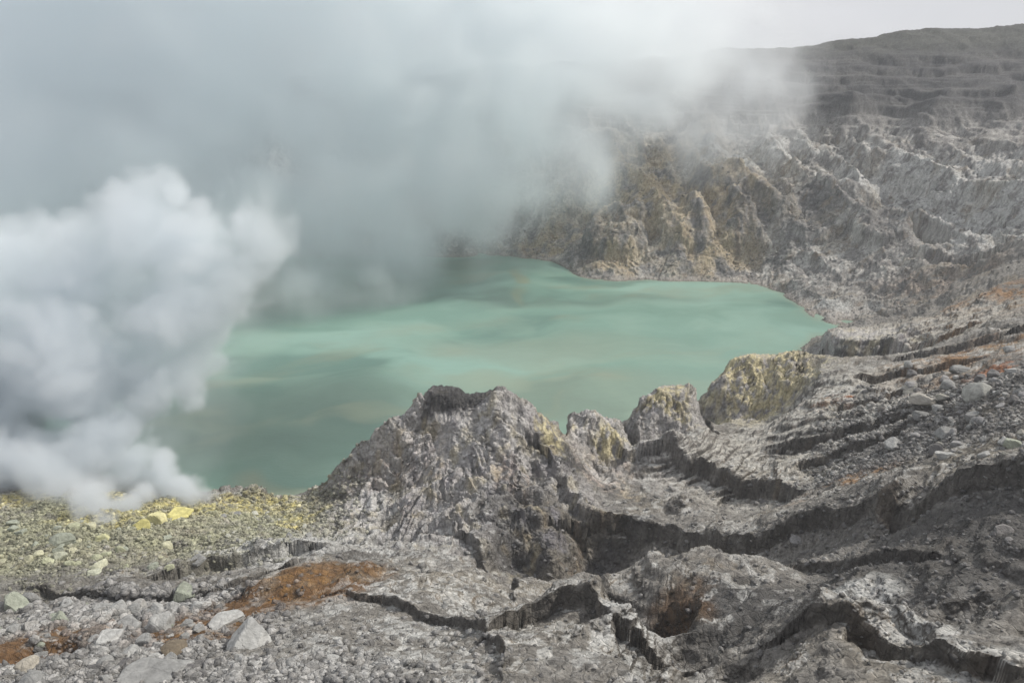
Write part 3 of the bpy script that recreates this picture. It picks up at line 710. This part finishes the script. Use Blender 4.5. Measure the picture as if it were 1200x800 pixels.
TPL = [stone_shape(1, 500+i, 6, 0) for i in range(3)]+[stone_shape(1, 600, 7, .05)]
ic = [ico(1) for _ in range(1)]
def small_tpl(seed):
    r = np.random.default_rng(seed); v, f = ico(1)
    return (v*r.uniform(.6, 1.15, (len(v), 1))).astype(np.float32), f
bm_ = bmesh.new(); bmesh.ops.create_icosphere(bm_, subdivisions=1, radius=1); bm_.free()
SM = [small_tpl(700+i) for i in range(8)]
visg = (Y > 85) & (ZZ > .6)
def rubble(name, label, wt, n_, smin, smax, bright, seed, tint=(1, 1, 1)):
    r = np.random.default_rng(seed)
    cnt = wt[visg]; cnt = cnt/cnt.sum()
    ids = np.flatnonzero(visg.ravel())
    pick = ids[np.searchsorted(np.cumsum(cnt), r.random(n_)).clip(0, len(ids)-1)]
    p = VX[pick]+r.normal(size=(n_, 3)).astype(np.float32)*np.array([.4, .4, 0], np.float32)
    D_ = np.hypot(p[:, 1], CH-p[:, 2]); s = (smin+(smax-smin)*r.random(n_)**4)*D_/F
    c = vc[pick]*.6+np.array(tint)*.4*bright; c = c*r.uniform(.55, 1.35, (n_, 1))
    Vs, Fs, Cs = [], [], []; off = 0
    ti = r.integers(0, len(SM), n_)
    for t in range(len(SM)):
        q = np.flatnonzero(ti == t); v, f = SM[t]
        a = r.uniform(0, 2*np.pi, len(q)); ca, sa = np.cos(a), np.sin(a)
        sx = s[q]*r.uniform(.7, 1.3, len(q)); sy = s[q]*r.uniform(.7, 1.2, len(q)); sz = s[q]*r.uniform(.45, .95, len(q))
        vx = v[None, :, 0]*sx[:, None]; vy = v[None, :, 1]*sy[:, None]; vz = v[None, :, 2]*sz[:, None]
        tl_ = r.normal(0, .3, len(q))[:, None]; vz = vz+vx*tl_
        W = np.stack([vx*ca[:, None]-vy*sa[:, None], vx*sa[:, None]+vy*ca[:, None], vz], -1)+p[q][:, None, :]+np.stack([0*sz, 0*sz, sz*.1], -1)[:, None, :]
        Vs.append(W.reshape(-1, 3)); Cs.append(np.repeat(c[q], len(v), axis=0))
        Fs.append((f[None]+(np.arange(len(q))*len(v))[:, None, None]+off).reshape(-1)); off += len(q)*len(v)
    o = raw_obj(name, np.concatenate(Vs), np.concatenate(Fs).astype(np.int32), 3, MROCK, np.clip(np.concatenate(Cs), .02, .7).astype(np.float32), smoothf=False)
    tag(o, label, 'rubble', kind='stuff')
zl = patch([(90, 745, 220, 50, 155, 36), (330, 790, 180, 22, 128, 16)], .3)*smooth(-.6, 0, n2)*(1-.97*patch([(225, 740, 74, 15, 168, 9, .35), (42, 772, 62, 24, 150, 12), (290, 710, 50, 16, 190, 10, .5)], .2))
rubble('rubble', 'grey-white rubble covering the lower left foreground', zl+.04*(Y < 170)*(X < 0), 24000, .9, 7.5, .42, 1)
zg = patch([(60, 620, 170, 50, 285, 62), (290, 615, 120, 32, 300, 42)], .4)
rubble('rubble', 'yellow-green broken rock covering the slope around the steam vents', zg, 17000, .7, 4.0, .40, 2, (1, 1.0, .72))
zr = patch([(1140, 480, 110, 55, 270, 80), (1050, 530, 70, 20, 280, 22)], .4)+.05*(Y < 330)*(X > 60)*(crag < .3)+.02*(Y < 330)
rubble('rubble', 'grey scree and broken stone over the right-hand slopes', zr, 24000, .7, 4.6, .33, 3)
zf = far*(ZZ < 150)*(.15+smooth(-.1, .3, n4))*(Z > 1)+1.2*patch([(1000, 375, 80, 14, 720, 70)], .4)+.5*(far < .5)*(Y > 480)
rubble('rubble', 'pale blocks of scree scattered over the far crater wall', zf, 9000, .6, 2.4, .33, 4)
print('rubble', time.time()-T0)

# ------------------------------------------------------------------ smoke: real volumes, density worked out on a grid
def field(spec, X, Y, Z, sq=1.0):
    f = np.full(X.shape, -2., np.float32)
    for px, py, D, r, *fl in spec:
        x, y, z = at(px, py, D); R = r/F*math.hypot(D*.95, CH-z)
        q = fl[0] if fl else 1.0
        d = np.sqrt((X-x)**2+((Y-y)/(q*sq))**2+(Z-z)**2)
        v = ((1-d/R)*min((R/70.)**.5, 1.7)).astype(np.float32)
        k = .18; hh_ = np.clip(.5+.5*(v-f)/k, 0, 1)
        f = f*(1-hh_)+v*hh_+k*hh_*(1-hh_)
    return f
def smoke_obj(name, lo, hi, vox, fn, mat, label, cat='smoke'):
    lo = np.array(lo, float); hi = np.array(hi, float)
    res = np.ceil((hi-lo)/vox).astype(int)+1; hi = lo+(res-1)*vox
    gx, gy, gz = [np.linspace(lo[i], hi[i], res[i], dtype=np.float32) for i in range(3)]
    GX_, GY_, GZ_ = np.meshgrid(gx, gy, gz, indexing='ij')
    de = fn(GX_, GY_, GZ_)
    # fade at the walls of the grid
    for ax, (g, a, b_) in enumerate(((GX_, lo[0], hi[0]), (GY_, lo[1], hi[1]), (GZ_, lo[2], hi[2]))):
        m_ = 6*vox if ax != 2 else 3*vox
        fa = smooth(0, m_, b_-g)
        if ax != 2: fa = fa*smooth(0, m_, g-a)
        de = de*fa
    me = bpy.data.meshes.new(name)
    n_ = de.size; me.vertices.add(n_)
    me.vertices.foreach_set('co', np.stack([GX_, GY_, GZ_], -1).astype(np.float32).ravel())
    at_ = me.attributes.new('dens', 'FLOAT', 'POINT'); at_.data.foreach_set('value', de.astype(np.float32).ravel())
    me.materials.append(mat)
    o = bpy.data.objects.new(name, me); col.objects.link(o)
    ng = bpy.data.node_groups.new('smoke_grid', 'GeometryNodeTree')
    ng.interface.new_socket('Geometry', in_out='INPUT', socket_type='NodeSocketGeometry'); ng.interface.new_socket('Geometry', in_out='OUTPUT', socket_type='NodeSocketGeometry')
    N_ = ng.nodes.new; L = ng.links.new
    gi = N_('NodeGroupInput'); go = N_('NodeGroupOutput')
    vc_ = N_('GeometryNodeVolumeCube')
    vc_.inputs['Min'].default_value = tuple(lo); vc_.inputs['Max'].default_value = tuple(hi)
    for i, s in enumerate('XYZ'): vc_.inputs['Resolution '+s].default_value = int(res[i])
    ps = N_('GeometryNodeInputPosition')
    sb = N_('ShaderNodeVectorMath'); sb.operation = 'SUBTRACT'; sb.inputs[1].default_value = tuple(lo-vox*.5); L(ps.outputs[0], sb.inputs[0])
    ml = N_('ShaderNodeVectorMath'); ml.operation = 'SCALE'; ml.inputs['Scale'].default_value = 1/vox; L(sb.outputs[0], ml.inputs[0])
    fl = N_('ShaderNodeVectorMath'); fl.operation = 'FLOOR'; L(ml.outputs[0], fl.inputs[0])
    dt = N_('ShaderNodeVectorMath'); dt.operation = 'DOT_PRODUCT'; dt.inputs[1].default_value = (float(res[1]*res[2]), float(res[2]), 1.0); L(fl.outputs[0], dt.inputs[0])
    si = N_('GeometryNodeSampleIndex'); si.data_type = 'FLOAT'; si.domain = 'POINT'; si.clamp = True
    na_ = N_('GeometryNodeInputNamedAttribute'); na_.data_type = 'FLOAT'; na_.inputs['Name'].default_value = 'dens'
    L(gi.outputs[0], si.inputs['Geometry']); L(na_.outputs['Attribute'], si.inputs['Value']); L(dt.outputs['Value'], si.inputs['Index'])
    L(si.outputs['Value'], vc_.inputs['Density'])
    sm = N_('GeometryNodeSetMaterial'); sm.inputs['Material'].default_value = mat
    L(vc_.outputs[0], sm.inputs['Geometry']); L(sm.outputs[0], go.inputs[0])
    md = o.modifiers.new('grid', 'NODES'); md.node_group = ng
    tag(o, label, cat, kind='stuff')
    print(name, res, n_, 'max', float(de.max()), time.time()-T0)
    return o
def smoke_mat(name, colr_, dens, aniso):
    m, nt = newmat(name); out = nd(nt, 'ShaderNodeOutputMaterial'); pv = nd(nt, 'ShaderNodeVolumePrincipled')
    pv.inputs['Color'].default_value = colr_+(1,); pv.inputs['Density'].default_value = dens; pv.inputs['Anisotropy'].default_value = aniso
    pv.inputs['Density Attribute'].default_value = 'density'
    nt.links.new(pv.outputs[0], out.inputs['Volume']); return m

BACK = [(80, 60, 850, 330), (330, 80, 830, 260), (540, 70, 860, 230), (690, 60, 900, 150), (300, -80, 850, 330), (640, -60, 900, 190), (790, 85, 960, 100), (890, 110, 1000, 70), (790, -10, 950, 80),
        (440, 260, 800, 115), (330, 300, 760, 110), (540, 200, 860, 105), (230, 250, 720, 170), (620, 190, 930, 70), (20, 280, 740, 260), (500, 290, 800, 45), (400, 345, 720, 55), (320, 350, 690, 70), (760, 30, 960, 120), (860, 70, 1040, 110), (690, 150, 960, 80), (840, 150, 1010, 90), (180, 330, 660, 90), (360, 340, 690, 75), (450, 330, 740, 60), (560, 235, 860, 70), (590, 265, 960, 40), (300, 350, 640, 55), (480, 245, 960, 95), (380, 260, 950, 110), (560, 225, 1000, 70), (440, 300, 880, 60), (250, 330, 800, 90), (760, 90, 1040, 90), (680, 190, 1000, 50)]
def back_fn(X, Y, Z):
    wx = fbm3(X/170, Y/170, Z/170, 3, 201)*70; wy = fbm3(X/170, Y/170, Z/170, 3, 211)*70
    x = X+wx; z = Z+wy; y = Y
    f = field(BACK, x, y, z, .72)
    nz = fbm3(x/120, y/140, z/110, 5, 221, .6)+.35*(np.abs(noise3(x/60, y/70, z/55, 226))*1.3-.35)
    d = smooth(-.02, .7, f+nz*.95)*(1+1.9*nz)*1.0+.35*smooth(.1, .8, f)
    d = d*smooth(-2, 25, Z+nz*40)*(.6+.4*smooth(5, 90, Z))
    d = d*(1-.82*smooth(.09, .47, X/Y))*1.0
    d = d*(.45+1.15*smooth(-.30, .32, fbm3(x/55, y/75, z/48, 3, 281, .6)))
    d = d*(1+1.0*smooth(130, 30, Z)*smooth(-.02, -.18, X/Y))
    d = np.clip(d, 0, 2); return np.where(d < .02, 0, d)
COL = [(155, 265, 395, 68), (215, 290, 395, 66), (300, 272, 400, 45), (92, 312, 395, 78), (25, 312, 400, 72), (262, 325, 395, 60), (205, 372, 385, 78), (100, 420, 375, 100), (-10, 420, 385, 120), (190, 440, 370, 55), (-90, 340, 400, 130),
       (60, 535, 350, 58), (120, 510, 350, 52), (0, 520, 355, 60), (152, 548, 340, 34), (120, 575, 322, 24), (200, 568, 334, 17), (232, 575, 338, 11), (175, 562, 334, 22), (110, 598, 306, 20), (75, 580, 318, 24), (252, 578, 342, 7), (-90, 520, 360, 70), (130, 600, 303, 20), (40, 570, 325, 34), (160, 590, 315, 16), (-20, 560, 330, 40), (215, 580, 328, 12), (185, 540, 342, 24), (110, 580, 306, 36), (150, 588, 304, 24), (60, 556, 322, 52), (222, 573, 328, 20), (190, 560, 333, 28), (10, 545, 335, 50), (120, 605, 298, 24), (85, 590, 305, 26), (118, 600, 290, 28), (134, 612, 282, 17), (235, 585, 325, 12)]
VEIL = [(215, 430, 385, 85), (270, 360, 395, 70), (150, 540, 345, 70), (230, 545, 350, 40), (180, 500, 360, 80)]
LOW = [(112, 596, 26), (135, 608, 18), (80, 580, 28), (45, 566, 30), (170, 588, 20), (215, 580, 15), (245, 582, 11), (150, 572, 26), (8, 555, 34), (100, 612, 12)]
LD = seenD([a[0] for a in LOW], [a[1] for a in LOW])
COL += [(a[0], a[1]-a[2]*.35, float(D_)-a[2]/F*D_*.9, a[2]*1.15) for a, D_ in zip(LOW, LD) if D_ < 400]
def col_fn(X, Y, Z):
    w1 = fbm3(X/34, Y/34, Z/34, 3, 231)*10; w2 = fbm3(X/34, Y/34, Z/34, 3, 241)*10
    x = X+w1; z = Z+w2; y = Y+w1*.5
    f = field(COL, x, y, z)
    bil = np.abs(noise3(x/30, y/30, z/30, 251))*1.5-.42
    bil += .62*(np.abs(noise3(x/13, y/13, z/13, 252))*1.5-.42)+.38*(np.abs(noise3(x/6.2, y/6.2, z/6.2, 253))*1.5-.42)
    g = f*1.0+bil*.26+.11*fbm3(x/8, y/8, z/7, 3, 291, .6)
    d = smooth(.0, .13, g)*(.55+.9*smooth(0, .8, g))
    soft = smooth(.1, .5, fbm3(x/50, y/50, z/50, 3, 261)+.35)
    d = d*(.35+.65*np.clip(soft, 0, 1))
    d = d*(1+2.2*smooth(75, 35, Z))
    f2 = field(VEIL, X+w1*1.5, Y, Z+w2*1.5)
    d = d+.12*smooth(-.15, .6, f2+.5*fbm3(x/30, y/30, z/24, 4, 271)); return np.where(d < .01, 0, d)
MS1 = smoke_mat('drifting_smoke', (.964, .989, 1.0), .0115, .2)
MS2 = smoke_mat('billowing_steam', (.885, .915, .935), .08, .1)
smoke_obj('smoke', (-1000, 560, -2), (520, 1180, 560), 8.5, back_fn, MS1, 'wide grey sheet of drifting smoke hiding the far shore and the rim')
smoke_obj('steam', (-400, 258, 6), (-60, 490, 215), 1.9, col_fn, MS2, 'dense white billowing steam column rising from the yellow vents at left')

# ------------------------------------------------------------------ air
m, nt = newmat('air_haze'); out = nd(nt, 'ShaderNodeOutputMaterial'); pv = nd(nt, 'ShaderNodeVolumePrincipled')
pv.inputs['Color'].default_value = (.93, .96, 1, 1); pv.inputs['Density'].default_value = .00009; nt.links.new(pv.outputs[0], out.inputs['Volume'])
hb = np.array([(x, y, z) for x in (-3200, 3200) for y in (-300, 2500) for z in (-70, 620)], float)
hq = np.array([0, 1, 3, 2, 4, 6, 7, 5, 0, 4, 5, 1, 2, 3, 7, 6, 0, 2, 6, 4, 1, 5, 7, 3], np.int32)
if HAZE: tag(raw_obj('haze', hb, hq, 4, m, smoothf=False), 'thin pale air over the whole crater', 'haze', kind='stuff')
# ------------------------------------------------------------------ sky and sun
w = bpy.data.worlds.new('World'); sc.world = w; w.use_nodes = True; nt = w.node_tree; nt.nodes.clear(); L = nt.links.new
SUN_EL, SUN_AZ = math.radians(46), math.radians(78)   # azimuth from +Y towards +X
sky = nd(nt, 'ShaderNodeTexSky', sky_type='NISHITA'); sky.sun_disc = False; sky.sun_elevation = SUN_EL; sky.sun_rotation = SUN_AZ; sky.dust_density = 2
tc = nd(nt, 'ShaderNodeTexCoord'); mp = nd(nt, 'ShaderNodeMapping'); mp.inputs['Scale'].default_value = (1, 1, 3); L(tc.outputs['Generated'], mp.inputs['Vector'])
nn_ = nd(nt, 'ShaderNodeTexNoise'); nn_.inputs['Scale'].default_value = 1.6; nn_.inputs['Detail'].default_value = 6; L(mp.outputs[0], nn_.inputs['Vector'])
cr = nd(nt, 'ShaderNodeValToRGB'); e = cr.color_ramp.elements; e[0].position = .3; e[0].color = (5.3, 5.4, 5.8, 1); e[1].position = .7; e[1].color = (7.6, 7.6, 7.9, 1); L(nn_.outputs['Fac'], cr.inputs['Fac'])
mx = nd(nt, 'ShaderNodeMix', data_type='RGBA'); mx.inputs['Factor'].default_value = .9; L(sky.outputs[0], mx.inputs['A']); L(cr.outputs[0], mx.inputs['B'])
bg = nd(nt, 'ShaderNodeBackground'); bg.inputs['Strength'].default_value = .095; L(mx.outputs['Result'], bg.inputs['Color'])
ow = nd(nt, 'ShaderNodeOutputWorld'); L(bg.outputs[0], ow.inputs['Surface'])
sl = bpy.data.lights.new('sun', 'SUN'); sl.energy = 3.5; sl.angle = math.radians(4); sl.color = (1, .95, .88)
so = bpy.data.objects.new('sun', sl); col.objects.link(so)
from mathutils import Vector
d = Vector((math.sin(SUN_AZ)*math.cos(SUN_EL), math.cos(SUN_AZ)*math.cos(SUN_EL), math.sin(SUN_EL)))
so.rotation_euler = d.to_track_quat('Z', 'Y').to_euler()
so.location = (300, 0, 500)

cd = bpy.data.cameras.new('camera'); cam = bpy.data.objects.new('camera', cd); col.objects.link(cam)
cam.location = (0, 0, CH); cam.rotation_euler = (math.radians(90)-PITCH, 0, 0)
cd.sensor_width = 36; cd.lens = 36*F/W0; cd.clip_start = .5; cd.clip_end = 6000
sc.camera = cam
sc.view_settings.view_transform = 'Standard'; sc.view_settings.look = 'None'; sc.view_settings.exposure = .16; sc.view_settings.gamma = 1
cy = sc.cycles; cy.use_denoising = True; cy.max_bounces = 14; cy.diffuse_bounces = 2; cy.glossy_bounces = 1; cy.transmission_bounces = 1; cy.volume_bounces = 12; cy.transparent_max_bounces = 128
print('done', time.time()-T0)
